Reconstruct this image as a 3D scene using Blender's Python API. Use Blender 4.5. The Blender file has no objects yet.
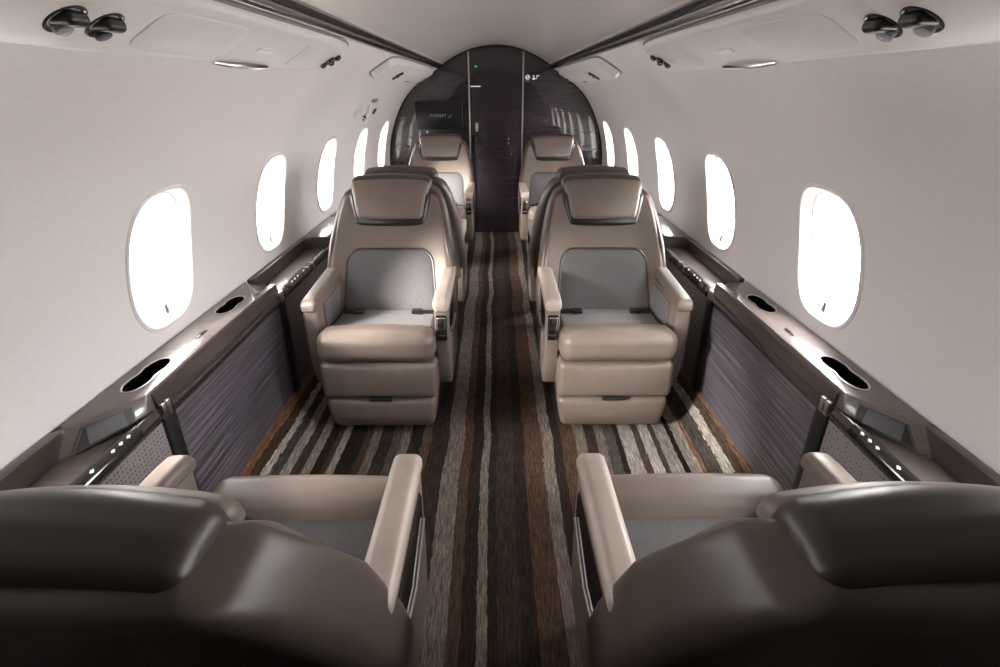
import bpy, bmesh, math, random
from mathutils import Vector, Matrix
random.seed(7)
S = bpy.context.scene
COL = S.collection
PI = math.pi

# ------------------------------------------------------------------ materials
def pm(name, base, rough=.5, metal=0.0, coat=0.0, spec=.5, emit=None, es=0.0, coat_rough=.05, sheen=0.0):
    m = bpy.data.materials.new(name); m.use_nodes = True
    b = m.node_tree.nodes['Principled BSDF']
    b.inputs['Base Color'].default_value = (*base, 1)
    b.inputs['Roughness'].default_value = rough
    b.inputs['Metallic'].default_value = metal
    b.inputs['Coat Weight'].default_value = coat
    b.inputs['Coat Roughness'].default_value = coat_rough
    b.inputs['Specular IOR Level'].default_value = spec
    b.inputs['Sheen Weight'].default_value = sheen
    if emit:
        b.inputs['Emission Color'].default_value = (*emit, 1)
        b.inputs['Emission Strength'].default_value = es
    return m

def nodes(m):
    nt = m.node_tree
    return nt, nt.nodes, nt.links, nt.nodes['Principled BSDF']

def coords(m, scale=(1, 1, 1), kind='Object'):
    nt, N, L, b = nodes(m)
    tc = N.new('ShaderNodeTexCoord'); mp = N.new('ShaderNodeMapping')
    mp.inputs['Scale'].default_value = scale
    L.new(tc.outputs[kind], mp.inputs['Vector'])
    return mp.outputs['Vector']

def noise(m, vec, scale=1.0, detail=4, rough=.6):
    nt, N, L, b = nodes(m)
    n = N.new('ShaderNodeTexNoise')
    n.inputs['Scale'].default_value = scale; n.inputs['Detail'].default_value = detail
    n.inputs['Roughness'].default_value = rough
    L.new(vec, n.inputs['Vector'])
    return n.outputs['Fac']

def ramp(m, fac, stops, interp='LINEAR'):
    nt, N, L, b = nodes(m)
    r = N.new('ShaderNodeValToRGB'); cr = r.color_ramp; cr.interpolation = interp
    while len(cr.elements) > len(stops): cr.elements.remove(cr.elements[-1])
    while len(cr.elements) < len(stops): cr.elements.new(.5)
    for e, (p, c) in zip(cr.elements, stops):
        e.position = p; e.color = (*c, 1)
    L.new(fac, r.inputs['Fac'])
    return r.outputs['Color']

def bump(m, fac, strength=.2, dist=.001):
    nt, N, L, b = nodes(m)
    bp = N.new('ShaderNodeBump'); bp.inputs['Strength'].default_value = strength
    bp.inputs['Distance'].default_value = dist
    L.new(fac, bp.inputs['Height']); L.new(bp.outputs['Normal'], b.inputs['Normal'])

def mat_leather(name, base, rough=.43):
    m = pm(name, base, rough, spec=.5)
    nt, N, L, b = nodes(m)
    v = coords(m)
    f = noise(m, v, 7, 3)
    c = ramp(m, f, [(.3, tuple(x*.9 for x in base)), (.7, tuple(min(1, x*1.08) for x in base))])
    L.new(c, b.inputs['Base Color'])
    bump(m, noise(m, v, 420, 3), .12, .0006)
    return m

def mat_fabric(name, a, c, sc=900):
    m = pm(name, a, .95, spec=.15, sheen=.15)
    nt, N, L, b = nodes(m)
    v = coords(m)
    f = noise(m, v, sc*.35, 4, .8)
    L.new(ramp(m, f, [(.32, a), (.68, c)]), b.inputs['Base Color'])
    bump(m, f, .5, .0012)
    return m

def mat_veneer(name, a, c, rough=.3, scale=(3, 130, 130), coat=.6, coat_rough=.06):
    m = pm(name, a, rough, coat=coat, coat_rough=coat_rough)
    nt, N, L, b = nodes(m)
    v = coords(m, scale)
    f = noise(m, v, 1.0, 6, .7)
    L.new(ramp(m, f, [(.3, a), (.7, c)]), b.inputs['Base Color'])
    return m

LEATHER = mat_leather('taupe_leather', (.155, .122, .102))
LEATHER_LIT = mat_leather('lit_armrest_leather', (.38, .315, .272))  # the taupe leather painted paler, as daylight falls on the aisle pads
LEATHER_DARK = mat_leather('shade_and_piping_leather', (.042, .032, .027), .40)  # taupe darkened into shade for the headrest backs; also colours the piping
LEATHER_SHELL = mat_leather('shaded_shell_leather', (.072, .055, .046), .40)  # same taupe leather, with the shade on the seat backs put into its colour
FABRIC = mat_fabric('grey_seat_fabric', (.062, .059, .061), (.165, .158, .161))
BLACK = pm('black_plastic', (.012, .011, .012), .35)
GLOSS_BLACK = pm('gloss_black', (.01, .009, .01), .08, coat=.5)
CHROME = pm('chrome', (.75, .74, .74), .12, metal=1)
SATIN = pm('satin_metal', (.55, .52, .5), .3, metal=1)
RAIL_GLOSS = pm('smoked_rail_gloss', (.36, .34, .335), .16, metal=1)
WHITE_PL = pm('white_plastic', (.77, .75, .745), .35)
WHITE_TRIM = pm('window_trim_white', (.8, .78, .755), .4)
LED = pm('translucent_led_cover', (.85, .87, .88), .3)
CEIL = pm('ceiling_gloss_white', (.73, .70, .68), .15, spec=.7)
GREY_LENS = pm('grey_lens', (.30, .31, .33), .25)
DISPLAY = pm('idle_display', (.06, .06, .063), .3, spec=.3)
SCREEN = pm('dark_screen', (.010, .010, .011), .3, spec=.25)
LOGO = pm('lit_logo', (.1, .1, .1), .5, emit=(.8, .8, .85), es=.22)
GREEN = pm('green_indicator', (0, .2, .05), .4, emit=(.05, 1, .25), es=.6)
SIGNWHITE = pm('lit_sign_white', (.7, .7, .7), .4, emit=(.9, .95, 1), es=.35)
ICON = pm('lit_icon_white', (.8, .8, .8), .4, emit=(.9, .92, 1), es=.55)
PLACARD = pm('placard_white', (.85, .88, .86), .4)
RED = pm('sign_red', (.45, .03, .03), .5)
SIGNBLACK = pm('sign_black', (.02, .02, .02), .5)
GREYPL = pm('grey_plastic', (.25, .24, .24), .4)
VENEER = mat_veneer('console_veneer', (.085, .068, .060), (.15, .125, .112), .32, coat=.45)
BULK = mat_veneer('bulkhead_veneer', (.016, .011, .015), (.037, .027, .035), .22, (2, 130, 70), 1.0, .03)
LACQUER = pm('brown_lacquer', (.045, .034, .03), .28, coat=.35)
BUMPER = pm('dark_bumper', (.035, .027, .025), .22, coat=.3)

WALLM = pm('wall_cloth_white', (.80, .765, .755), .42, spec=.35)
nt, N, L, b = nodes(WALLM)
_v = coords(WALLM, (1, 40, 200))
_f = noise(WALLM, _v, 1.0, 3)
L.new(ramp(WALLM, _f, [(.35, (.78, .75, .752)), (.65, (.82, .79, .79))]), b.inputs['Base Color'])

PANEL = pm('striated_panel', (.13, .11, .14), .3, coat=.25, coat_rough=.15)
nt, N, L, b = nodes(PANEL)
_f = noise(PANEL, coords(PANEL, (1, 1.6, 130)), 1.0, 4, .8)
L.new(ramp(PANEL, _f, [(.34, (.03, .026, .031)), (.5, (.085, .075, .09)), (.66, (.24, .215, .245))]), b.inputs['Base Color'])

PERF = pm('perforated_panel', (.24, .22, .225), .5)
nt, N, L, b = nodes(PERF)
vo = N.new('ShaderNodeTexVoronoi'); vo.inputs['Scale'].default_value = 1; vo.inputs['Randomness'].default_value = .25
L.new(coords(PERF, (1, 75, 75)), vo.inputs['Vector'])
L.new(ramp(PERF, vo.outputs['Distance'], [(0, (.06, .05, .06)), (.2, (.06, .05, .06)), (.27, (.25, .225, .235)), (1, (.27, .24, .25))]), b.inputs['Base Color'])

# window glass: clear pane with a faint surface reflection
GLASS = bpy.data.materials.new('window_glass'); GLASS.use_nodes = True
nt = GLASS.node_tree; nt.nodes.clear()
o = nt.nodes.new('ShaderNodeOutputMaterial'); mx = nt.nodes.new('ShaderNodeMixShader')
tr = nt.nodes.new('ShaderNodeBsdfTransparent'); gl = nt.nodes.new('ShaderNodeBsdfGlossy'); gl.inputs['Roughness'].default_value = .02
mx.inputs[0].default_value = .05
nt.links.new(tr.outputs[0], mx.inputs[1]); nt.links.new(gl.outputs[0], mx.inputs[2])
nt.links.new(mx.outputs[0], o.inputs['Surface'])

# carpet: woven stripes that run the length of the cabin and wander slightly
CARPET = pm('striped_carpet', (.1, .08, .06), .95, spec=.1)
nt, N, L, b = nodes(CARPET)
tc = N.new('ShaderNodeTexCoord'); sep = N.new('ShaderNodeSeparateXYZ'); L.new(tc.outputs['Object'], sep.inputs[0])
wn = noise(CARPET, coords(CARPET, (.25, 1.1, .0)), 1.0, 2)
ed = noise(CARPET, coords(CARPET, (160, 28, 160)), 1.0, 4)
def mth(op, a, c):
    n = N.new('ShaderNodeMath'); n.operation = op
    for i, q in enumerate((a, c)):
        if hasattr(q, 'links'): L.new(q, n.inputs[i])
        else: n.inputs[i].default_value = q
    return n.outputs[0]
wob = mth('MULTIPLY', mth('SUBTRACT', wn, .5), .06)
wob = mth('ADD', wob, mth('MULTIPLY', mth('SUBTRACT', ed, .5), .016))
fx = mth('ADD', mth('MULTIPLY', mth('ADD', sep.outputs['X'], wob), .5), .5)
D1, D2, BR, MB = (.024, .017, .014), (.036, .025, .020), (.068, .041, .027), (.09, .062, .045)
LT, WH, OR, GR = (.155, .128, .107), (.46, .42, .38), (.20, .105, .065), (.075, .066, .06)
LT_SUN = (.36, .32, .285)  # light stripe made paler at the sides, painting in the sunlit carpet patches
xs = [(-1, OR), (-.932, BR), (-.912, WH), (-.893, GR), (-.872, LT_SUN), (-.84, MB), (-.80, LT_SUN), (-.765, D2), (-.725, MB), (-.70, LT_SUN), (-.665, D1), (-.60, BR),
      (-.565, LT), (-.53, D2), (-.47, GR), (-.43, LT), (-.395, D1), (-.34, MB), (-.30, D2), (-.225, LT), (-.15, BR), (-.114, D1),
      (-.064, LT), (-.035, D1), (-.005, D2), (.066, D1), (.112, BR)]
xs2 = [(.19, LT), (.24, D1), (.275, BR), (.34, LT), (.385, D2), (.43, LT), (.47, GR), (.52, D1), (.545, LT_SUN), (.605, MB), (.635, WH), (.685, GR), (.71, LT_SUN), (.765, D1), (.785, LT_SUN), (.83, OR), (.85, GR), (.885, WH), (.908, MB), (.932, OR)]
def cramp(lst):
    return ramp(CARPET, fx, [((x+1)/2, c) for x, c in lst], 'CONSTANT')
ca, cb = cramp(xs), cramp([(-1, BR)]+xs2)
mix = N.new('ShaderNodeMix'); mix.data_type = 'RGBA'
L.new(mth('GREATER_THAN', fx, (.19+1)/2), mix.inputs['Factor']); L.new(ca, mix.inputs['A']); L.new(cb, mix.inputs['B'])
fib = noise(CARPET, coords(CARPET, (190, 14, 190)), 1.0, 4, .85)
fr_ = ramp(CARPET, fib, [(.32, (.2, .2, .2)), (.5, (.75, .75, .75)), (.68, (1.7, 1.7, 1.7))])
mul = N.new('ShaderNodeMix'); mul.data_type = 'RGBA'; mul.blend_type = 'MULTIPLY'; mul.inputs['Factor'].default_value = 1
L.new(mix.outputs['Result'], mul.inputs['A']); L.new(fr_, mul.inputs['B'])
L.new(mul.outputs['Result'], b.inputs['Base Color'])
bump(CARPET, fib, .6, .003)

# ------------------------------------------------------------------ mesh helpers
def link(name, bm, m, parent=None, smooth=True, angle=35):
    bmesh.ops.recalc_face_normals(bm, faces=bm.faces[:])
    me = bpy.data.meshes.new(name); bm.to_mesh(me); bm.free()
    me.materials.append(m)
    if smooth:
        me.shade_smooth(); me.set_sharp_from_angle(angle=math.radians(angle))
    o = bpy.data.objects.new(name, me); COL.objects.link(o)
    if parent: o.parent = parent
    return o

def tag(o, label=None, cat=None, group=None, kind=None):
    if label: o['label'] = label
    if cat: o['category'] = cat
    if group: o['group'] = group
    if kind: o['kind'] = kind
    return o

def empty(name, loc=(0, 0, 0)):
    o = bpy.data.objects.new(name, None); COL.objects.link(o); o.location = loc
    o.empty_display_size = .05
    return o

def add_pill(bm, c, size, r, k=4, mseg=8, bulge=(0, 0, 0), f=None):
    """rounded box; bulge swells each pair of faces; f deforms points"""
    h = [s/2 for s in size]; r = min(r, min(h)*.999)
    def ax(hh):
        pts = [-hh + r*(1-math.cos(i/k*PI/2)) for i in range(k)]
        pts = [-hh + r*i/k for i in range(k)]
        mid = [-(hh-r) + 2*(hh-r)*i/mseg for i in range(mseg+1)]
        return pts + mid + [-p for p in reversed(pts)]
    A = [ax(x) for x in h]
    vs = {}
    def vert(p):
        key = tuple(round(x, 6) for x in p)
        if key in vs: return vs[key]
        q = Vector([max(-(h[i]-r), min(h[i]-r, p[i])) for i in range(3)])
        d = Vector(p) - q
        P = q + d.normalized()*r if d.length > 1e-9 else Vector(p)
        for i in range(3):
            if bulge[i]:
                u = p[(i+1) % 3]/h[(i+1) % 3]; w = p[(i+2) % 3]/h[(i+2) % 3]
                P[i] += bulge[i]*(p[i]/h[i])*(1-u*u)*(1-w*w)
        P = P + Vector(c)
        if f: P = Vector(f(P.x, P.y, P.z))
        vs[key] = bm.verts.new(P); return vs[key]
    for i in range(3):
        a, b_ = (i+1) % 3, (i+2) % 3
        for s in (-1, 1):
            for u in range(len(A[a])-1):
                for w in range(len(A[b_])-1):
                    quad = []
                    for (uu, ww) in ((u, w), (u+1, w), (u+1, w+1), (u, w+1)):
                        p = [0, 0, 0]; p[i] = s*h[i]; p[a] = A[a][uu]; p[b_] = A[b_][ww]
                        quad.append(vert(p))
                    if len(set(quad)) == 4:
                        try: bm.faces.new(quad)
                        except ValueError: pass
    return bm

def pill(name, c, size, r, m, parent=None, f=None, bulge=(0, 0, 0), k=4, mseg=8):
    return link(name, add_pill(bmesh.new(), c, size, r, k, mseg, bulge, f), m, parent, True, 60)

def prism(bm, pts, axis, a0, a1):
    """polygon pts (2D) extruded along axis from a0 to a1"""
    def mk(p, a):
        if axis == 'x': return (a, p[0], p[1])
        if axis == 'y': return (p[0], a, p[1])
        return (p[0], p[1], a)
    v0 = [bm.verts.new(mk(p, a0)) for p in pts]; v1 = [bm.verts.new(mk(p, a1)) for p in pts]
    n = len(pts)
    fs = [bm.faces.new(v0), bm.faces.new(v1)]
    for i in range(n): fs.append(bm.faces.new((v0[i], v0[(i+1) % n], v1[(i+1) % n], v1[i])))
    return fs

def bevel_all(bm, w, seg=2, ang=30):
    es = [e for e in bm.edges if len(e.link_faces) == 2 and e.calc_face_angle(0) > math.radians(ang)]
    bmesh.ops.bevel(bm, geom=es, offset=w, segments=seg, affect='EDGES', profile=.5, clamp_overlap=True)

def box(bm, x0, x1, y0, y1, z0, z1):
    prism(bm, [(x0, y0), (x1, y0), (x1, y1), (x0, y1)], 'z', z0, z1)

def bbox(name, b6, m, parent=None, bev=.002, seg=2):
    bm = bmesh.new(); box(bm, *b6)
    bmesh.ops.recalc_face_normals(bm, faces=bm.faces[:])
    if bev: bevel_all(bm, bev, seg)
    return link(name, bm, m, parent)

def tube(bm, pts, r, n=8):
    rings = []
    for i, p in enumerate(pts):
        p = Vector(p)
        d = (Vector(pts[min(i+1, len(pts)-1)]) - Vector(pts[max(i-1, 0)])).normalized()
        u = d.cross(Vector((0, 0, 1)))
        if u.length < .1: u = d.cross(Vector((1, 0, 0)))
        u.normalize(); w = d.cross(u)
        rings.append([bm.verts.new(p + r*(math.cos(t)*u + math.sin(t)*w)) for t in [2*PI*j/n for j in range(n)]])
    for a, c in zip(rings, rings[1:]):
        for j in range(n): bm.faces.new((a[j], a[(j+1) % n], c[(j+1) % n], c[j]))
    bm.faces.new(rings[0]); bm.faces.new(rings[-1])

def rings_mesh(bm, rings, cap0=False, cap1=False):
    vr = [[bm.verts.new(p) for p in r] for r in rings]
    for a, c in zip(vr, vr[1:]):
        n = len(a)
        for j in range(n): bm.faces.new((a[j], a[(j+1) % n], c[(j+1) % n], c[j]))
    if cap0: bm.faces.new(vr[0])
    if cap1: bm.faces.new(vr[-1])

def sup(t, a, c, n):
    x, y = math.cos(t), math.sin(t)
    return (a*math.copysign(abs(x)**(2/n), x), c*math.copysign(abs(y)**(2/n), y))

def text_mesh(name, body, size, mtx, m, parent=None, spacing=1.0, extrude=.0008):
    cu = bpy.data.curves.new(name, 'FONT'); cu.body = body; cu.size = size
    cu.align_x = 'CENTER'; cu.align_y = 'CENTER'; cu.space_character = spacing; cu.extrude = extrude
    t = bpy.data.objects.new(name+'_tmp', cu); COL.objects.link(t)
    bpy.context.view_layer.update()
    me = bpy.data.meshes.new_from_object(t.evaluated_get(bpy.context.evaluated_depsgraph_get()))
    bpy.data.objects.remove(t)
    me.transform(mtx); me.materials.clear(); me.materials.append(m)
    o = bpy.data.objects.new(name, me); COL.objects.link(o)
    if parent: o.parent = parent
    return o

def frame(o, ex, ey):
    ex = Vector(ex).normalized(); ez = ex.cross(Vector(ey)).normalized(); ey = ez.cross(ex)
    M = Matrix((ex, ey, ez)).transposed().to_4x4(); M.translation = Vector(o)
    return M

# ------------------------------------------------------------------ cabin section
Y0, Y1 = -.665, 5.69
def wx(z):
    """half width of the lining at height z"""
    c = math.sqrt(max(.0001, 1.09**2 - (z-.70)**2))
    t = max(0, min(1, (z-1.22)/(1.585-1.22)))
    return c*(1 - .13*t**3)
RAIL_LO, RAIL_HI = (wx(1.585), 1.585), (.503, 1.632)
def ceil_z(x): return 1.79 - .63*x*x
WP = .895
WY = [1.64 + WP*i for i in range(-1, 5)]
WZ = .925; WA, WB, WN = .165, .21, 3.0

def wall(side, name):
    s = side
    bm = bmesh.new()
    NS = 64; zlo, zhi = .60, 1.25
    hy, = (WP/2,)
    # angular samples that include the cell corners
    def rect_pt(t, a, c0, c1):
        dx, dz = math.cos(t), math.sin(t)
        k = min(a/abs(dx) if abs(dx) > 1e-9 else 1e9, (c1 if dz > 0 else c0)/abs(dz) if abs(dz) > 1e-9 else 1e9)
        return (dx*k, dz*k)
    c0, c1 = WZ-zlo, zhi-WZ
    ts = sorted(set([round(2*PI*i/NS, 9) for i in range(NS)] + [round(math.atan2(q, p) % (2*PI), 9) for p in (hy, -hy) for q in (c1, -c0)]))
    for yc in WY:
        rings = []
        for k in range(7):
            u = (k/6)**1.5
            r = []
            for t in ts:
                a = rect_pt(t, hy, c0, c1)
                e = 1/( (abs(math.cos(t))/(WA+.012))**WN + (abs(math.sin(t))/(WB+.012))**WN )**(1/WN)
                hpt = (e*math.cos(t), e*math.sin(t))
                y = yc + hpt[0]*(1-u) + a[0]*u; z = WZ + hpt[1]*(1-u) + a[1]*u
                r.append((s*wx(z), y, z))
            rings.append(r)
        rings_mesh(bm, rings)
    # plain lining behind the camera
    ya, yb = Y0, WY[0]-hy
    yc_end = WY[-1]+hy
    def grid(ys, zs):
        g = [[bm.verts.new((s*wx(z), y, z)) for z in zs] for y in ys]
        for i in range(len(ys)-1):
            for j in range(len(zs)-1):
                bm.faces.new((g[i][j], g[i+1][j], g[i+1][j+1], g[i][j+1]))
    zs = [zlo + (zhi-zlo)*i/14 for i in range(15)]
    grid([ya, (ya+yb)/2, yb], zs)
    grid([yc_end, (yc_end+Y1+.03)/2, Y1+.03], zs)
    zs2 = [zhi + (1.585-zhi)*i/14 for i in range(15)]
    ys = [ya + (Y1+.03-ya)*i/20 for i in range(21)]
    grid(ys, zs2)
    bmesh.ops.remove_doubles(bm, verts=bm.verts[:], dist=1e-4)
    o = link(name, bm, WALLM, None, True, 40)
    return tag(o, kind='structure')

wall(-1, 'wall_left'); wall(1, 'wall_right')

def se_ring(s, yc, off, dx, n=72, inward=0.0):
    out = []
    for i in range(n):
        t = 2*PI*i/n
        e = 1/((abs(math.cos(t))/(WA+off))**WN + (abs(math.sin(t))/(WB+off))**WN)**(1/WN)
        y, z = yc + e*math.cos(t), WZ + e*math.sin(t)
        out.append((s*(wx(z)+dx), y, z))
    return out

wnum = 0
for s in (-1, 1):
    for i, yc in enumerate(WY):
        wnum += 1
        root = empty(f'window_{wnum}', (s*1.09, yc, WZ)); tag(root, kind='structure')
        inv = Matrix.Translation(-root.location)
        def wl(name, bm, m, par=root):
            bmesh.ops.transform(bm, matrix=inv, verts=bm.verts[:])
            return link(name, bm, m, par, True, 40)
        bm = bmesh.new()
        prof = [(.016, .002), (.0145, -.004), (.011, -.0065), (.005, -.0065), (.001, -.003), (-.002, .006), (-.007, .028), (-.013, .030), (-.0145, .033),
                (-.018, .055), (-.023, .057), (-.0245, .060), (-.028, .082)]
        rings_mesh(bm, [se_ring(s, yc, a, d) for a, d in prof])
        wl('window_frame', bm, WHITE_TRIM)
        bm = bmesh.new(); rings_mesh(bm, [se_ring(s, yc, -.027, .078)], True); wl('pane', bm, GLASS)
        # shade pull at the lower edge
        bm = bmesh.new(); zb = WZ-WB+.032
        box(bm, s*(wx(zb)+.012)-.005, s*(wx(zb)+.012)+.005, yc-.009, yc+.009, zb-.012, zb+.022)
        bevel_all(bm, .002)
        wl('shade_latch', bm, GREYPL)
        bm = bmesh.new(); zb -= .006
        box(bm, s*(wx(zb)+.02)-.003, s*(wx(zb)+.02)+.003, yc+.012, yc+.06, zb, zb+.005)
        wl('shade_lip', bm, SATIN)
        ld = bpy.data.lights.new('daylight_portal', 'AREA'); ld.shape = 'RECTANGLE'; ld.size = 2*WA; ld.size_y = 2*WB
        ld.cycles.is_portal = True
        lo = bpy.data.objects.new('daylight_portal', ld); COL.objects.link(lo)
        lo.location = (s*(wx(WZ)+.10), yc, WZ); lo.rotation_euler = (0, s*PI/2, 0)

# ------------------------------------------------------------------ floor, ceiling, rails, bulkheads
FW = .84
bm = bmesh.new()
sec = [(-.955, .13), (-.95, .125), (-.935, .105), (-.87, .02), (-.845, .004), (-.82, 0)] + [(-.8+1.6*i/16, 0) for i in range(17)] + [(.82, 0), (.845, .004), (.87, .02), (.935, .105), (.95, .125), (.955, .13)]
ys = [Y0 + (Y1-Y0)*i/30 for i in range(31)]
g = [[bm.verts.new((x, y, z)) for x, z in sec] for y in ys]
for i in range(30):
    for j in range(len(sec)-1): bm.faces.new((g[i][j], g[i][j+1], g[i+1][j+1], g[i+1][j]))
tag(link('floor', bm, CARPET, None, True, 80), kind='structure')

bm = bmesh.new()
xs_ = [-.515 + 1.03*i/30 for i in range(31)]
g = [[bm.verts.new((x, y, ceil_z(x))) for x in xs_] for y in ys]
for i in range(30):
    for j in range(30): bm.faces.new((g[i][j], g[i][j+1], g[i+1][j+1], g[i+1][j]))
tag(link('ceiling', bm, CEIL, None, True, 80), kind='structure')

# lower lining behind the consoles
for s_, nm in ((-1, 'trim_4'), (1, 'trim_5')):
    bm = bmesh.new()
    prism(bm, [(s_*x, z) for x, z in ((.952, .115), (.968, .115), (.968, .54), (1.075, .58), (1.095, .64), (1.12, .64), (1.12, .5), (1.0, .1), (.952, .10))], 'y', Y0, Y1)
    tag(link(nm, bm, PERF, None, False), kind='structure')

def rail(s, num):
    r = empty(f'trim_{num}', (s*.54, 0, 1.6)); tag(r, kind='structure')
    def ext(name, pts, m):
        bm = bmesh.new()
        prism(bm, [(s*(x-.54), z-1.6) for x, z in pts], 'y', Y0, Y1)
        return link(name, bm, m, r, True, 25)
    a = Vector(RAIL_LO); c = Vector(RAIL_HI); d = c-a
    n = Vector((-d.y, d.x)).normalized()           # outwards/up
    if n.y < 0: n = -n
    P = lambda u, w: tuple(a + d*u + n*w)
    ext('gloss_strip', [P(-.03, .0)] + [P(.0+.5*i/10, -.016*math.sin(PI*i/10)**.8) for i in range(11)] + [P(.5, .03), P(-.03, .03)], RAIL_GLOSS)
    ext('light_slot', [P(.5, .006), P(.78, .006), P(.78, .03), P(.5, .03)], BLACK)
    ext('slot_lip', [P(.78, -.006), P(.86, -.008), P(.90, -.002), P(.90, .03), P(.78, .03)], GREYPL)
    ext('ceiling_edge', [P(.90, -.004), P(1.0, -.002), P(1.12, .006), P(1.12, .03), P(.90, .03)], CEIL)
    ext('light_seal', [P(-.2, .02), P(1.3, .02), P(1.3, .08), P(-.2, .08)], BLACK)  # unseen strip added to stop outside light leaking past the rail
rail(-1, 1); rail(1, 2)

def section_outline(grow=0.0):
    half = []
    zs = [0.0, .125]
    pts = [(.84, 0), (.95, .125)]
    for i in range(30):
        z = .14 + (1.585-.14)*i/29
        pts.append((wx(z)+grow, z))
    pts.append((RAIL_HI[0]+grow*.7, RAIL_HI[1]+grow))
    for i in range(1, 12):
        x = .50*(1-i/12); pts.append((x, ceil_z(x)+grow))
    full = pts + [(0, 1.79+grow)] + [(-x, z) for x, z in reversed(pts)]
    return full

bm = bmesh.new()
prism(bm, section_outline(.04), 'y', Y1, Y1+.05)
tag(link('wall_back', bm, BULK, None, False), kind='structure')
# dark closure ring where the lining meets the bulkhead
bm = bmesh.new()
o1 = section_outline(-.004)[2:-2]; o2 = section_outline(-.02)[2:-2]
v = [[bm.verts.new((x, y, z)) for x, z in q] for q, y in ((o1, Y1-.012), (o1, Y1+.01), (o2, Y1+.01), (o2, Y1-.012))]
for k in range(4):
    a_, b_ = v[k], v[(k+1) % 4]
    for j in range(len(a_)-1): bm.faces.new((a_[j], a_[j+1], b_[j+1], b_[j]))
tag(link('trim_3', bm, BLACK, None, True, 30), kind='structure')

# lavatory door and its satin posts
dr = empty('door_1', (0, Y1-.012, 0)); tag(dr, kind='structure')
def dp(name, b6, m, bev=.002):
    bm = bmesh.new(); box(bm, *b6); bmesh.ops.recalc_face_normals(bm, faces=bm.faces[:])
    if bev: bevel_all(bm, bev)
    bmesh.ops.translate(bm, verts=bm.verts[:], vec=(0, -(Y1-.012), 0))
    return link(name, bm, m, dr)
bm = bmesh.new()
dpts = [(-.245, .012), (.245, .012)] + [(.245*math.cos(PI*i/16)*1.0, ceil_z(.245*math.cos(PI*i/16))-.03) for i in range(17)]
prism(bm, dpts, 'y', -.006, .012)
link('door_panel', bm, BULK, dr, False)
for s in (-1, 1):
    dp('door_post', (s*.262-.007, s*.262+.007, Y1-.026, Y1+.002, 0, 1.73), SATIN)
dp('door_edge_strip', (-.245, -.205, Y1-.020, Y1-.014, .02, 1.40), GLOSS_BLACK)
dp('flush_handle', (-.207, -.178, Y1-.024, Y1-.015, 1.02, 1.10), SATIN)
dp('indicator_light', (-.205, -.18, Y1-.021, Y1-.015, 1.598, 1.608), GREEN, 0)
dp('lavatory_sign', (-.245, -.15, Y1-.022, Y1-.015, 1.425, 1.435), SIGNWHITE, 0)
for (x, z, w, h) in ((.125, .945, .012, .022), (.125, .905, .014, .03), (.155, .80, .012, .022)):
    dp('latch', (x-w/2, x+w/2, Y1-.026, Y1-.014, z-h/2, z+h/2), CHROME)

# front bulkhead behind the camera, with the open doorway to the galley
bm = bmesh.new()
prism(bm, section_outline(.04), 'y', Y0-.05, Y0)
tag(link('wall_front', bm, BULK, None, False), kind='structure')

# ------------------------------------------------------------------ seats
LEAN = .42
def lean(z): return max(0, z-.42)*LEAN
def halfw(z):
    P = [(.2, .29), (.40, .312), (.55, .312), (.75, .288), (.85, .268), (.93, .245), (.965, .222), (.985, .20), (1.1, .18)]
    for (z0, w0), (z1, w1) in zip(P, P[1:]):
        if z <= z1: return w0 + (w1-w0)*max(0, (z-z0))/(z1-z0)
    return P[-1][1]

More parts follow.
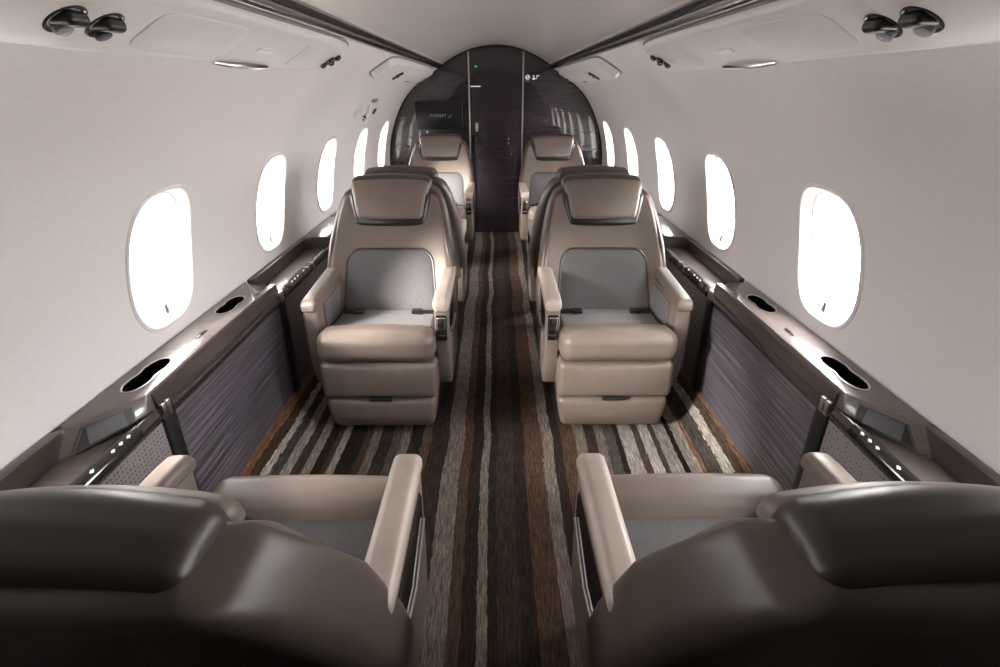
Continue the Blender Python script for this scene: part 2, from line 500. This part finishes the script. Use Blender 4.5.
def make_seat(mir, recline=.42):
    global LEAN
    LEAN = recline
    drop = .03 if recline > .43 else 0.0
    """facing -Y; aisle arm on the side of sign mir"""
    root = empty('cabin_armchair')
    # pedestal and lower shroud
    bm = bmesh.new()
    prism(bm, [(-.21, .12), (.21, .12), (.23, .20), (.23, .58), (-.23, .58), (-.23, .20)], 'z', 0, .20)
    bevel_all(bm, .015)
    link('base', bm, BLACK, root)
    # leg rest, foot rest
    pill('leg_rest', (0, .065, .278), (.498, .13, .172), .028, LEATHER, root, bulge=(0, .012, 0))
    def ff(x, y, z): return (x*(1 - .10*max(0, (.19-z)/.16)**1.3), y + .02*max(0, (.10-z)/.07), z)
    fr_ = pill('foot_rest', (0, .067, .108), (.490, .125, .160), .03, LEATHER, root, bulge=(0, .008, 0), f=ff)
    pill('pull_handle', (.0, .004, .19), (.10, .016, .016), .004, BLACK, fr_, k=2, mseg=2)
    # front roll and cushion
    def fb(x, y, z): return (x, y, z - .012*max(0, (y-.03)/.1) + .006*(1-(x/.245)**2))
    pill('front_bolster', (0, .055, .437), (.492, .155, .138), .05, LEATHER, root, bulge=(0, .006, .006), f=fb, k=6)
    def fc(x, y, z): return (x, y, z - .03*max(0, (y-.1)/.35))
    pill('seat_cushion', (0, .29, .415), (.462, .36, .12), .025, FABRIC, root, bulge=(0, 0, .014), f=fc)
    # backrest
    def fk(x, y, z):
        w = halfw(z)
        q = min(1, abs(x)/.335)
        return (x*w/.335, y + lean(z) - .05*q**3*max(0, min(1, (.98-z)/.3)), z)
    bk = pill('backrest', (0, .412, .675), (.640, .07, .58), .03, LEATHER, root, f=fk, k=5, mseg=14, bulge=(0, .006, 0))
    def fs(x, y, z):
        w = halfw(z)
        q = min(1, abs(x)/.335)
        return (x*w/.335, y + lean(z) - (.02 + .045*max(0, min(1, (.53-y)/.13)))*q**4*max(.25, min(1, (1.0-z)/.25)), z)
    pill('back_shell', (0, .462, .664), (.676, .13, .65), .036, LEATHER_SHELL, root, f=fs, k=6, mseg=14, bulge=(0, .01, 0))
    # back cushion set into the leather
    def fq(x, y, z):
        return (x*(1 - .11*max(0, (z-.5)/.2)), y + lean(z) - .008*(abs(x)/.2)**2, z)
    bm = bmesh.new(); W, zb, zt, R = .222, .42, .722, .06
    pts = [(-W, zb), (W, zb)]
    for i in range(9): a = i/8*PI/2; pts.append((W-R+R*math.cos(a), zt-R+R*math.sin(a)))
    for i in range(9): a = PI/2+i/8*PI/2; pts.append((-W+R+R*math.cos(a), zt-R+R*math.sin(a)))
    def outline_pad(bm, pts, prof, fdef, cx, cz):
        rings = []
        for (ins, y) in prof:
            r = []
            for x, z in pts:
                dx, dz = cx-x, cz-z; d = math.hypot(dx, dz)
                k = ins/d
                r.append(fdef(x+dx*k, y, z+dz*k))
            rings.append(r)
        # densify inside with shrinking rings
        rings_mesh(bm, rings, False, True)
    outline_pad(bm, pts, [(-.007, .40), (-.007, .366), (-.003, .362), (.004, .364)], fq, 0, .55)
    link('cushion_piping', bm, LEATHER_DARK, bk)
    bm = bmesh.new()
    outline_pad(bm, pts, [(.0, .39), (.0, .370), (.004, .364), (.014, .360), (.04, .352), (.09, .347), (.14, .345)], fq, 0, .55)
    link('back_cushion', bm, FABRIC, root, True, 70)
    # headrest
    def fh(x, y, z):
        t = (z-.845)/.18
        return (x*(.815 + .185*min(1, max(0, t))**.8), y + lean(z) + .012*(x/.19)**2 - .02*max(0, .5-abs(t-.5)), z + .014*(1-(x/.19)**2)*t)
    pill('headrest', (0, .372, .930-drop), (.382, .055, .168), .027, LEATHER, root, f=fh, k=5, mseg=10, bulge=(0, .008, 0))
    hg = pill('headrest_gap_shade', (0, .376, .897-drop), (.416, .05, .150), .024, BLACK, root, f=fh, k=4, mseg=10)  # black pad stands in for the shadow round the headrest
    pill('headrest_back', (0, .432, .948-drop*.5), (.390, .125, .172), .032, LEATHER_DARK, root, f=lambda x, y, z: fh(x, y, z - .004 - .3*max(0, y-.43)*max(0, (z-.88)/.15)), k=5, mseg=10, bulge=(0, .006, 0))
    # armrests
    for s in (mir, -mir):
        aisle = (s == mir)
        bm = bmesh.new()
        prof = [(.075, .592), (.075, .36), (.105, .23), (.13, .20), (.50, .20), (.52, .56), (.50, .595)]
        xi, xo = (.243, .303)
        prism(bm, prof, 'x', s*xi, s*xo)
        bmesh.ops.recalc_face_normals(bm, faces=bm.faces[:]); bevel_all(bm, .010, 3)
        arm = link('armrest', bm, LEATHER, root)
        def fa(x, y, z):
            t = max(0, (y-.1)/.4)
            return (x + s*(.004*t), y, z + .018*t - (.016*max(0, (.10-y)/.05)**2 if y < .10 else 0) - (0 if aisle else .10*max(0, (abs(x)-.272))*1.2))
        pill('armrest_pad', (s*.273, .275, .606), (.068, .44, .05), .02, LEATHER_LIT if aisle else LEATHER, arm, f=fa, k=4, mseg=10, bulge=(0, 0, .002))
        if aisle:
            bbox('latch_recess', (min(s*.250, s*.294), max(s*.250, s*.294),   .068, .085, .44, .555), GLOSS_BLACK, arm, .003)
            pill('latch_lever', (s*.272, .066, .522), (.036, .018, .056), .006, CHROME, arm, k=3, mseg=2)
            bbox('latch_frame', (min(s*.258, s*.288), max(s*.258, s*.288), .0655, .07, .462, .468), SATIN, arm, .001)
            # slot along the aisle face
            bm = bmesh.new()
            prism(bm, [(.11, .53), (.13, .56), (.46, .57), (.46, .44), (.30, .40), (.12, .46)], 'x', s*.302, s*.306)
            link('side_slot', bm, GLOSS_BLACK, arm)
            bm = bmesh.new(); tube(bm, [(s*.308, .12, .47), (s*.3085, .28, .425), (s*.308, .45, .46)], .004)
            link('side_trim', bm, SATIN, arm)
        else:
            bbox('inner_panel', (min(s*.236, s*.246), max(s*.236, s*.246), .16, .42, .45, .575), FABRIC, arm, .004)
            bm = bmesh.new()
            prism(bm, [(.10, .545), (.10, .30), (.16, .18), (.52, .18), (.52, .55)], 'x', s*.300, s*.318)
            bmesh.ops.recalc_face_normals(bm, faces=bm.faces[:]); bevel_all(bm, .006)
            link('outer_shroud', bm, LEATHER_SHELL, arm)
    # belt halves lying on the cushion
    for s in (-1, 1):
        bm = bmesh.new()
        def fr2(x, y, z): return (x, y, z)
        add_pill(bm, (s*.135, .312, .474), (.05, .034, .026), .006, 3, 2)
        link('belt_buckle' if s == mir else 'belt_tongue', bm, GLOSS_BLACK, root)
        bm = bmesh.new()
        add_pill(bm, (s*.175, .338, .462), (.07, .034, .008), .002, 2, 2)
        link('belt_strap', bm, BLACK, root)
    return root

def copy_tree(o, parent=None):
    c = o.copy(); COL.objects.link(c)
    if parent: c.parent = parent
    for ch in [x for x in o.children]: copy_tree(ch, c)
    return c

SX = .505
protoR = make_seat(1); protoL = make_seat(-1); nearR = make_seat(1, .45); nearL = make_seat(-1, .45)
SEATS = [  # proto, x, y of cushion front, turned, label
    (protoR, -SX, 1.97, 0, 'left-hand leather seat with grey back cushion facing the camera, in shade beside the dark panel'),
    (protoL, SX+.005, 1.97, 0, 'right-hand leather seat facing the camera with a daylit beige footrest'),
    (nearL, -.487, 1.10, 1, 'left foreground brown leather seat seen from behind, cut off by the photo edge'),
    (nearR, .498, 1.10, 1, 'right foreground brown leather seat seen from behind, headrest at the photo corner'),
    (protoL, -SX, 3.60, 1, 'left seat turned away, only its dark headrest top shows behind another seat'),
    (protoR, SX+.01, 3.60, 1, 'right seat turned away, only its dark headrest top shows behind another seat'),
    (protoR, -SX, 4.45, 0, 'rear seat below the wall screen, by the dark bulkhead'),
    (protoL, SX+.01, 4.45, 0, 'rear seat right of the lavatory door, below the lit signs'),
]
used = set()
for pr, x, y, turned, lab in SEATS:
    if pr.name in used: o = copy_tree(pr)
    else: o = pr; used.add(pr.name)
    o.location = (x, y, 0); o.rotation_euler = (0, 0, PI if turned else 0)
    tag(o, lab, 'seat', 'leather cabin seats')

# ------------------------------------------------------------------ side consoles
def console(s, oy, ylo, yhi, yend, label):
    """s side; oy shift of the bay; tray ends at ylo / yhi"""
    root = empty('side_console', (s*1.0, 1.7+oy, .0)); tag(root, label, 'console')
    T = Matrix.Translation((-s*1.0, -(1.7+oy), 0)) @ Matrix.Translation((0, oy, 0)) @ Matrix.Diagonal((s, 1, 1, 1))
    def put(name, bm, m, parent=root, smooth=True, ang=30):
        bmesh.ops.transform(bm, matrix=T, verts=bm.verts[:])
        return link(name, bm, m, parent, smooth, ang)
    def pb(name, b6, m, bev=.002, parent=root):
        bm = bmesh.new(); box(bm, *b6); bmesh.ops.recalc_face_normals(bm, faces=bm.faces[:])
        if bev: bevel_all(bm, bev)
        return put(name, bm, m, parent)
    ZT, ZB = .66, .597
    A, B_ = 1.28, 2.18     # strap positions
    # lower panels
    pb('table_bay_panel', (.950, .965, A, B_, .118, .56), PANEL, 0)
    pb('perforated_panel', (.948, .965, ylo, A, .118, .565), PERF, 0)
    pb('perforated_panel', (.948, .965, B_, yhi, .118, .565), PERF, 0)
    for y in (A+.01, B_):
        bm = bmesh.new(); prism(bm, [(y-.028, .60), (y+.028, .60), (y+.028, .118), (y-.028, .118)], 'x', .938, .955); bmesh.ops.recalc_face_normals(bm, faces=bm.faces[:]); bevel_all(bm, .003)
        put('panel_strap', bm, BLACK)
        pb('strap_cap', (.932, .952, y-.03, y-.012, .572, .618), SATIN)
        pb('strap_cap', (.932, .952, y-.008, y+.010, .572, .618), SATIN)
    # bumper under the ledge
    bm = bmesh.new()
    prism(bm, [(.955, .56), (.938, .566), (.934, .582), (.938, .600), (.955, .606)], 'y', A+.03, B_-.03)
    put('bumper_rail', bm, BUMPER, ang=60)
    bm = bmesh.new()
    prism(bm, [(.940, .606), (.947, .646), (.953, .653), (.975, .653), (.975, .606)], 'y', A-.02, B_-.02)
    put('fascia', bm, LACQUER)
    # raised veneer block: plan polygon with angled ends
    bm = bmesh.new()
    top = [(.955, 1.245), (1.086, 1.055), (1.086, 2.17), (.955, 1.96)]
    bot = [(.950, 1.215), (1.089, .99), (1.089, 2.36), (.950, 2.16)]
    vt = [bm.verts.new((x, y, ZT)) for x, y in top]; vb = [bm.verts.new((x, y, ZB-.01)) for x, y in bot]
    bm.faces.new(vt); bm.faces.new(vb)
    for j in range(4): bm.faces.new((vt[j], vt[(j+1) % 4], vb[(j+1) % 4], vb[j]))
    bmesh.ops.recalc_face_normals(bm, faces=bm.faces[:]); bevel_all(bm, .004)
    blk = put('veneer_ledge', bm, VENEER)
    # window-side sill strip beside the trays
    for (ya, yb) in ((ylo, 1.10), (2.2, yend)):
        pb('sill_strip', (1.062, 1.090, ya, yb, ZB-.03, ZT), LACQUER, .005)
    # trays
    for nm, ya, yb in (('tray', ylo, 1.20), ('tray', 2.10, yhi)):
        pb(nm, (.950, 1.075, ya, yb, ZB-.03, ZB), VENEER, .002)
    # tray end walls
    bm = bmesh.new(); prism(bm, [(.945, yhi), (1.04, yhi-.02), (1.07, yhi-.06), (1.088, yhi-.12), (1.088, yend), (.945, yend)], 'z', .54, ZT+.002); bmesh.ops.recalc_face_normals(bm, faces=bm.faces[:]); bevel_all(bm, .006, 3)
    put('end_ledge', bm, LACQUER)
    pb('end_panel', (.946, .965, yhi, yend, .118, .56), PERF, 0)
    # control bars with lit icons
    for ya, yb, ic in ((ylo, 1.24, (.985, 1.06, 1.09, 1.12)), (2.20, yhi, (2.31, 2.35, 2.39, 2.47))):
        bm = bmesh.new()
        prism(bm, [(.955, .566), (.936, .572), (.930, .59), (.934, .606), (.945, .614), (.955, .612), (.960, .60)], 'y', ya, yb)
        put('control_rail', bm, BUMPER, ang=60)
        c0, c1 = (ic[0]-.06, ic[-1]+.04)
        bm = bmesh.new(); prism(bm, [(.929, .59), (.932, .607), (.944, .617), (.957, .615), (.957, .60)], 'y', c0, c1)
        cp_ = put('control_panel', bm, GLOSS_BLACK, ang=60)
        for y in ic:
            bm = bmesh.new(); box(bm, .9355, .9405, y-.0022, y+.0022, .611, .6165)
            box(bm, .9375, .9392, y-.006, y+.006, .612, .6163)
            put('icon', bm, ICON, cp_)
        for y in ((c0-.015,) if ya < 1.5 else (c1+.015, c1+.09)):
            pb('rail_joint', (.929, .958, y-.007, y+.007, .57, .6165), CHROME)
    # cup holders: two overlapping wells
    for (yc, L_, xm) in ((1.36, .20, 1.02), (1.905, .18, 1.025)):
        n = 48
        def lob(t, g=0):
            # outline of two merged circles, slightly flattened
            y, x = math.cos(t), math.sin(t)
            w = .034*(1 - .28*math.exp(-(y*1.0)**2/.10)) + g
            return (xm + w*math.copysign(abs(x)**.8, x), yc + (L_/2+g)*y)
        bm = bmesh.new()
        rings = []
        for (g_, z) in ((.0045, ZT+.0003), (.0045, ZT+.0022), (.001, ZT+.0026), (-.001, ZT+.0012)):
            rings.append([(*lob(2*PI*i/n, g_), z) for i in range(n)])
        rings_mesh(bm, rings)
        ch = put('cup_holder', bm, SATIN, blk)
        bm = bmesh.new()
        rings_mesh(bm, [[(*lob(2*PI*i/n, q_), z) for i in range(n)] for q_, z in ((-.0005, ZT+.0012), (-.003, ZT-.02), (-.005, ZB+.006))], False, True)
        put('cup_well', bm, GLOSS_BLACK, ch)
        cut = bmesh.new()
        rings_mesh(cut, [[(*lob(2*PI*i/n, .001), z) for i in range(n)] for z in (ZB+.002, ZT+.02)], True, True)
        co = put('cutter', cut, BLACK)
        md = blk.modifiers.new('well', 'BOOLEAN'); md.object = co; md.operation = 'DIFFERENCE'; md.solver = 'EXACT'
        bpy.context.view_layer.update()
        nm_ = bpy.data.meshes.new_from_object(blk.evaluated_get(bpy.context.evaluated_depsgraph_get()))
        blk.modifiers.clear(); blk.data = nm_; nm_.shade_smooth(); nm_.set_sharp_from_angle(angle=math.radians(25))
        bpy.data.objects.remove(co)
        for dy in (-.052, .052):
            for k in (-1, 0, 1):
                bm = bmesh.new(); box(bm, xm+.022, xm+.030, yc+dy+k*.009-.002, yc+dy+k*.009+.002, ZT+.001, ZT+.0035)
                put('grip_tab', bm, CHROME, ch)
    pb('switch', (.996, 1.010, 1.61, 1.67, ZT, ZT+.0025), GLOSS_BLACK, .001, blk)
    # display on the angled end face and framed angled face at the other end
    def face_frame(p00, p10, p11, p01, ins_a, ins_b, lift):
        P = lambda u, w: (Vector(p00)*(1-u)*(1-w) + Vector(p10)*u*(1-w) + Vector(p11)*u*w + Vector(p01)*(1-u)*w)
        n = (P(1, 0)-P(0, 0)).cross(P(0, 1)-P(0, 0)).normalized()
        return P, n
    b0, b1 = Vector((.950, 1.215, ZB)), Vector((1.089, .99, ZB)); t0, t1 = Vector((.955, 1.245, ZT)), Vector((1.086, 1.055, ZT))
    P, n = face_frame(b0, b1, t1, t0, 0, 0, 0)
    if n.y > 0: n = -n
    def slab(name, us, m, d0, d1, parent):
        bm = bmesh.new()
        v0 = [bm.verts.new(P(u, w)+n*d0) for u, w in us]; v1 = [bm.verts.new(P(u, w)+n*d1) for u, w in us]
        bm.faces.new(v0); bm.faces.new(v1); k = len(us)
        for j in range(k): bm.faces.new((v0[j], v0[(j+1) % k], v1[(j+1) % k], v1[j]))
        return put(name, bm, m, parent, False)
    ds = slab('display', [(.10, .06), (.68, .06), (.66, .82), (.16, .86)], LACQUER, -.003, .004, blk)
    slab('screen', [(.12, .12), (.66, .12), (.64, .77), (.17, .80)], SCREEN, .003, .0055, ds)
    slab('screen_area', [(.19, .15), (.55, .15), (.62, .74), (.26, .76)], DISPLAY, .005, .0065, ds)
    b0, b1 = Vector((.950, 2.16, ZB)), Vector((1.089, 2.36, ZB)); t0, t1 = Vector((.955, 1.96, ZT)), Vector((1.086, 2.17, ZT))
    P, n = face_frame(b0, b1, t1, t0, 0, 0, 0)
    if n.y < 0: n = -n
    bm = bmesh.new()
    loop = [P(.04, .04)+n*.004, P(.93, .04)+n*.004, P(.93, .95)+n*.004, P(.04, .95)+n*.004]
    tube(bm, loop+[loop[0]], .003, 6); fr0 = put('chrome_frame', bm, CHROME, blk)
    ds = slab('display', [(.25, .15), (.88, .15), (.84, .85), (.30, .85)], SATIN, -.003, .003, blk)
    slab('screen', [(.28, .2), (.85, .2), (.81, .8), (.33, .8)], SCREEN, .002, .0045, ds)

console(-1, 0, .36, 2.93, 3.45, 'left console under the three nearest left windows, brown veneer with cup holders')
console(1, 0, .36, 2.93, 3.45, 'right console under the three nearest right windows, brown veneer with cup holders')
console(-1, 2.62, .86, 2.95, 3.05, 'left console further back, beside the rear seats and dark bulkhead')
console(1, 2.62, .86, 2.95, 3.05, 'right console further back, beside the rear seats and dark bulkhead')

# ------------------------------------------------------------------ overhead service units
SA, SB = Vector((.56, 1.578)), Vector((.75, 1.465))
st = (SB-SA).normalized(); sn = Vector((st.y, -st.x))
if sn.x > 0: sn = -sn
def service_unit(s, ya, yb, label, near):
    yc = (ya+yb)/2
    org = Vector((s*.655, yc, 1.52))
    root = empty('overhead_service_unit', org); tag(root, label, 'overhead unit')
    def W(y, u, w):
        p = SA + st*u + sn*w
        return Vector((s*p.x, y, p.y)) - org
    def plate(name, y0, y1, u0, u1, prof, m, parent=root, n=5.0, seg=72, lowu=None):
        """rounded outline in (y,u), rising through prof [(inset, height)]"""
        bm = bmesh.new(); rings = []
        cy, cu, hy, hu = (y0+y1)/2, (u0+u1)/2, (y1-y0)/2, (u1-u0)/2
        for ins, w in prof:
            r = []
            for i in range(seg):
                t = 2*PI*i/seg
                c_, s_ = math.cos(t), math.sin(t)
                # rounded rectangle outline with elliptical corners
                R = min(hu, hy)*(.9 if n < 4 else .55)
                x = max(-(hy-R), min(hy-R, (hy)*1.6*c_)); 
                a, b2 = sup(t, hy-ins, hu-ins, n if hy < 4*hu else n*2.2)
                r.append(W(cy+a, cu+b2, w))
            rings.append(r)
        rings_mesh(bm, rings, False, True)
        return link(name, bm, m, parent, True, 40)
    U0, U1 = .0, .178
    XH = 0.0 if near else .02
    body = plate('body', ya, yb, U0, U1, [(-.006, -.03), (-.002, .004), (.002, .012+XH*.8), (.008, .0175+XH), (.018, .02+XH)], WHITE_PL, n=3.2 if not near else 3.6, seg=160)
    plate('painted_shadow_gap', ya-.004, yb+.004, U0-.003, U1+.001, [(-.006, -.03), (-.006, .002), (0, .004)], GREYPL, n=3.2 if not near else 3.6, seg=160)  # grey plate paints the shadow line round the unit's edge
    H_ = .02 + XH
    thin = lambda h=.0025: [(0, H_-.004), (0, H_+h*.6), (.0015, H_+h)]
    if near:
        for yl in (.905, .992):
            rd = plate('reading_light', yl-.034, yl+.034, .064, .128, [(0, H_-.004), (0, H_+.0015), (.0015, H_+.0025), (.003, H_+.001), (.007, H_-.0), (.014, H_-.0)], BLACK, n=2, seg=36)
            bm = bmesh.new(); add_pill(bm, tuple(W(yl, .094, H_+.001)), (.046, .046, .022), .0105, 5, 3); link('lamp_eyeball', bm, BLACK, rd, True, 60)
            plate('lamp_lens', yl-.016, yl+.016, .098, .122, [(0, H_+.002), (0, H_+.0118), (.002, H_+.0125)], GREY_LENS if (yl < .95) == (s < 0) or yl < .95 else BLACK, rd, n=2, seg=24)
        plate('mask_door', 1.09, 1.46, .030, .150, thin(), WHITE_PL, n=5)
        plate('access_door', 1.89, 2.08, .034, .150, thin(), WHITE_PL, n=6)
        plate('led_cover', 1.60, 1.70, .086, .106, thin(), LED, n=9)  # translucent cover of an LED
        bm = bmesh.new()
        rg = []
        for i in range(13):
            y = 1.43 + .40*i/12; k = math.sin(PI*i/12)**.35
            rg.append([W(y, .166 + .012*k*math.cos(t), H_-.006 + .016*k*max(-.3, math.sin(t))) for t in [2*PI*j/10 for j in range(10)]])
        rings_mesh(bm, [r for r in rg[1:-1]], True, True); link('chrome_handle', bm, CHROME, root)  # chrome handle strip along the lower edge, not a lamp
        yn, un = 2.255, .09
    else:
        plate('mask_door', ya+.62, yb-.45, .034, .150, thin(), WHITE_PL, n=6)
        plate('vent_grille', 4.40, 4.56, .155, .166, thin(.004), GREYPL, n=6)
        plate('switch', yb-.12, yb-.05, .10, .125, thin(.006), BLACK, n=4)
        plate('led_cover', 4.75, 4.80, .07, .085, thin(), LED, n=4)
        yn, un = 3.75, .10
    # air outlets: cluster of three dark eyeballs
    for dy, du, rr in ((0, 0, .020), (.034, -.022, .014), (-.008, .03, .013), (.045, .012, .012)):
        nz = plate('air_outlet', yn+dy-rr, yn+dy+rr, un+du-rr, un+du+rr, [(0, H_-.004), (0, H_+.008), (.003, H_+.012), (.006, H_+.011), (.009, H_+.006)], GLOSS_BLACK, n=2, seg=20)
service_unit(-1, .33, 2.34, 'overhead service unit above the nearest left windows, with two black reading lights', True)
service_unit(1, .33, 2.34, 'overhead service unit above the nearest right windows, with two black reading lights', True)
service_unit(-1, 3.27, 5.30, 'small white overhead unit on the left, close to the dark bulkhead', False)
service_unit(1, 3.27, 5.30, 'small white overhead unit on the right, close to the dark bulkhead', False)

# ------------------------------------------------------------------ wall screen and signs
tv = empty('wall_screen', (-.56, 5.62, 1.17)); tag(tv, 'black wall screen with a grey airline logo, on the dark bulkhead', 'screen')
def tvp(name, b6, m, bev=.003, par=tv):
    bm = bmesh.new(); box(bm, *b6); bmesh.ops.recalc_face_normals(bm, faces=bm.faces[:]); bevel_all(bm, bev); return link(name, bm, m, par)
tvp('housing', (-.232, .232, -.012, .012, -.132, .132), BLACK)
tvp('display', (-.226, .226, -.0145, -.011, -.126, .126), SCREEN, .001)
tvp('bracket', (-.08, .08, .01, .072, -.06, .06), BLACK)
text_mesh('logo_text', 'FLEXJET', .034, frame((-.005, -.0155, .0), (1, 0, 0), (0, 0, 1)), LOGO, tv, 1.35, .0004)
bm = bmesh.new()
sw = [(.082, -.016), (.10, -.013), (.118, .004), (.130, .020), (.120, .001), (.105, -.017)]
prism(bm, sw, 'y', -.0158, -.0145); link('logo_swoosh', bm, LOGO, tv, False)

sg = empty('cabin_sign', (.34, Y1-.002, 1.49)); tag(sg, 'small lit no-smoking and seat-belt symbols on the dark bulkhead', 'sign')
bm = bmesh.new()
def ring(bm, cx, cz, r, w, y0=-.006, y1=.0, n=24):
    R = []
    for (rr, yy) in ((r, y1), (r, y0), (r-w, y0), (r-w, y1)):
        R.append([(cx+rr*math.cos(2*PI*i/n), yy, cz+rr*math.sin(2*PI*i/n)) for i in range(n)])
    rings_mesh(bm, R)
ring(bm, -.035, .02, .022, .006)
prism(bm, [(-.051, .008), (-.047, .004), (-.019, .032), (-.023, .036)], 'y', -.006, 0)
box(bm, -.05, -.02, -.005, 0, .016, .023)
link('no_smoking_symbol', bm, SIGNWHITE, sg, False)
bm = bmesh.new()
ring(bm, .022, .030, .008, .004, n=12)
prism(bm, [(.008, .0), (.04, .0), (.034, .018), (.018, .014)], 'y', -.006, 0)
prism(bm, [(.045, .004), (.05, .004), (.062, .034), (.057, .036)], 'y', -.006, 0); box(bm, .05, .078, -.006, 0, .03, .036)
link('seat_belt_symbol', bm, SIGNWHITE, sg, False)
bm = bmesh.new(); box(bm, -.058, -.015, -.004, 0, -.018, -.011); link('caption_strip', bm, GREYPL, sg, False)

# placard on the left lining near the bulkhead
def wall_pt(s, y, z, lift=.002):
    return Vector((s*(wx(z)-lift), y, z))
def on_wall_frame(s, y, z):
    d = (wall_pt(s, y, z+.01, 0)-wall_pt(s, y, z-.01, 0)).normalized()
    n = Vector((0, 1, 0)).cross(d)
    if n.x*s > 0: n = -n
    return d, n
cs = [Vector((-.846, 3.82, 1.345)), Vector((-.812, 3.82, 1.325)), Vector((-.866, 3.82, 1.199)), Vector((-.923, 3.82, 1.230))]
pc = sum(cs, Vector())/4
pl = empty('exit_sign', pc); tag(pl, 'white exit sign plate with red letters standing out from the left wall', 'sign')
cs = [c-pc for c in cs]
na = Vector((0, -1, 0))
def PQ(u, v, w=0):      # u across, v down the plate
    return cs[0]*(1-u)*(1-v) + cs[1]*u*(1-v) + cs[2]*u*v + cs[3]*(1-u)*v + na*w
def pslab(name, poly, w0, w1, m):
    bm = bmesh.new()
    v0 = [bm.verts.new(PQ(u, v, w0)) for u, v in poly]; v1 = [bm.verts.new(PQ(u, v, w1)) for u, v in poly]
    bm.faces.new(v0); bm.faces.new(v1); k = len(poly)
    for j in range(k): bm.faces.new((v0[j], v0[(j+1) % k], v1[(j+1) % k], v1[j]))
    bmesh.ops.recalc_face_normals(bm, faces=bm.faces[:])
    return link(name, bm, m, pl, False)
pslab('mount', [(-.35, .62), (.1, .62), (.1, .96), (-.35, .96)], -.02, -.004, PLACARD)
pslab('plate', [(0, 0), (1, 0), (1, 1), (0, 1)], -.004, .004, PLACARD)
tm = text_mesh('exit_letters', 'EXIT', .1, Matrix.Identity(4), RED, pl, 1.0, 0.0)
for v in tm.data.vertices:
    v.co = PQ(.56 + v.co.y*5.5, .34 + v.co.x*1.9, .0055)
bm = bmesh.new()
for poly in ([(.52, .56), (.60, .56), (.61, .90), (.56, .94), (.51, .90)], [(.52, .68), (.30, .78), (.30, .83), (.52, .77)], [(.60, .68), (.82, .78), (.82, .83), (.60, .77)], [(.53, .87), (.43, .92), (.43, .95), (.53, .92)], [(.59, .87), (.69, .92), (.69, .95), (.59, .92)]):
    v0 = [bm.verts.new(PQ(u, v, .003)) for u, v in poly]; v1 = [bm.verts.new(PQ(u, v, .006)) for u, v in poly]
    bm.faces.new(v0); bm.faces.new(v1); k = len(poly)
    for j in range(k): bm.faces.new((v0[j], v0[(j+1) % k], v1[(j+1) % k], v1[j]))
link('aeroplane_mark', bm, SIGNBLACK, pl, False)
def small_plate(name, y, z, hy, hz, m, lab, cat):
    d, n = on_wall_frame(-1, y, z); c = wall_pt(-1, y, z, .003)
    bm = bmesh.new()
    add_pill(bm, (0, 0, 0), (hz*2, hy*2, .012), .005, 3, 3)
    M = Matrix((d, Vector((0, 1, 0)), n)).transposed().to_4x4(); M.translation = c
    o = link(name, bm, m, None, True, 60); o.matrix_world = M
    tag(o, lab, cat); return o
small_plate('wall_vent', 4.20, 1.333, .09, .016, GREYPL, 'small grey vent on the left wall beside the exit placard', 'vent')
small_plate('wall_switch', 4.42, 1.254, .035, .022, BLACK, 'small black button on the left wall just behind the exit placard', 'switch')

# ------------------------------------------------------------------ daylight
w = bpy.data.worlds.new('overcast_sky'); S.world = w; w.use_nodes = True
nt = w.node_tree; N = nt.nodes; L = nt.links
bg = N['Background']
tc = N.new('ShaderNodeTexCoord'); sp = N.new('ShaderNodeSeparateXYZ'); L.new(tc.outputs['Generated'], sp.inputs[0])
cr = N.new('ShaderNodeValToRGB'); L.new(sp.outputs['Z'], cr.inputs['Fac'])
mr = N.new('ShaderNodeMapRange'); mr.inputs['From Min'].default_value = -1; mr.inputs['From Max'].default_value = 1
L.new(sp.outputs['Z'], mr.inputs['Value']); L.new(mr.outputs[0], cr.inputs['Fac'])
cr.color_ramp.elements[0].position = .40; cr.color_ramp.elements[0].color = (.62, .58, .55, 1)
cr.color_ramp.elements[1].position = .56; cr.color_ramp.elements[1].color = (1, .985, .98, 1)
hx = N.new('ShaderNodeMapRange'); hx.inputs['From Min'].default_value = -.6; hx.inputs['From Max'].default_value = .6
hx.inputs['To Min'].default_value = .6; hx.inputs['To Max'].default_value = 1.5
L.new(sp.outputs['X'], hx.inputs['Value'])
vm = N.new('ShaderNodeVectorMath'); vm.operation = 'SCALE'
L.new(cr.outputs['Color'], vm.inputs[0]); L.new(hx.outputs[0], vm.inputs['Scale']); L.new(vm.outputs[0], bg.inputs['Color'])
sd = bpy.data.lights.new('hazy_sun', 'SUN'); sd.energy = 60; sd.angle = math.radians(24); sd.color = (1, .95, .9)
so = bpy.data.objects.new('hazy_sun', sd); COL.objects.link(so)
so.rotation_euler = Vector((1.65, 1.22, -.76)).to_track_quat('-Z', 'Y').to_euler()
bg.inputs['Strength'].default_value = 31.0

# ------------------------------------------------------------------ camera
F = 530.0; VX, VY = 496.0, 87.5
pitch = math.atan((333.5-VY)/F); yaw = math.atan((500-VX)*math.cos(pitch)/F)
cd = bpy.data.cameras.new('camera'); cd.sensor_width = 36; cd.lens = F/1000*36; cd.clip_start = .02
cam = bpy.data.objects.new('camera', cd); COL.objects.link(cam)
cam.location = (0, 0, 1.42); cam.rotation_euler = (PI/2-pitch, 0, -yaw)
S.camera = cam

S.view_settings.view_transform = 'Standard'; S.view_settings.look = 'None'
S.view_settings.exposure = 0; S.view_settings.gamma = 1; S.view_settings.use_curve_mapping = False
S.cycles.use_denoising = True
S.cycles.max_bounces = 14; S.cycles.diffuse_bounces = 8; S.cycles.glossy_bounces = 6; S.cycles.transparent_max_bounces = 12
S.cycles.sample_clamp_indirect = 8
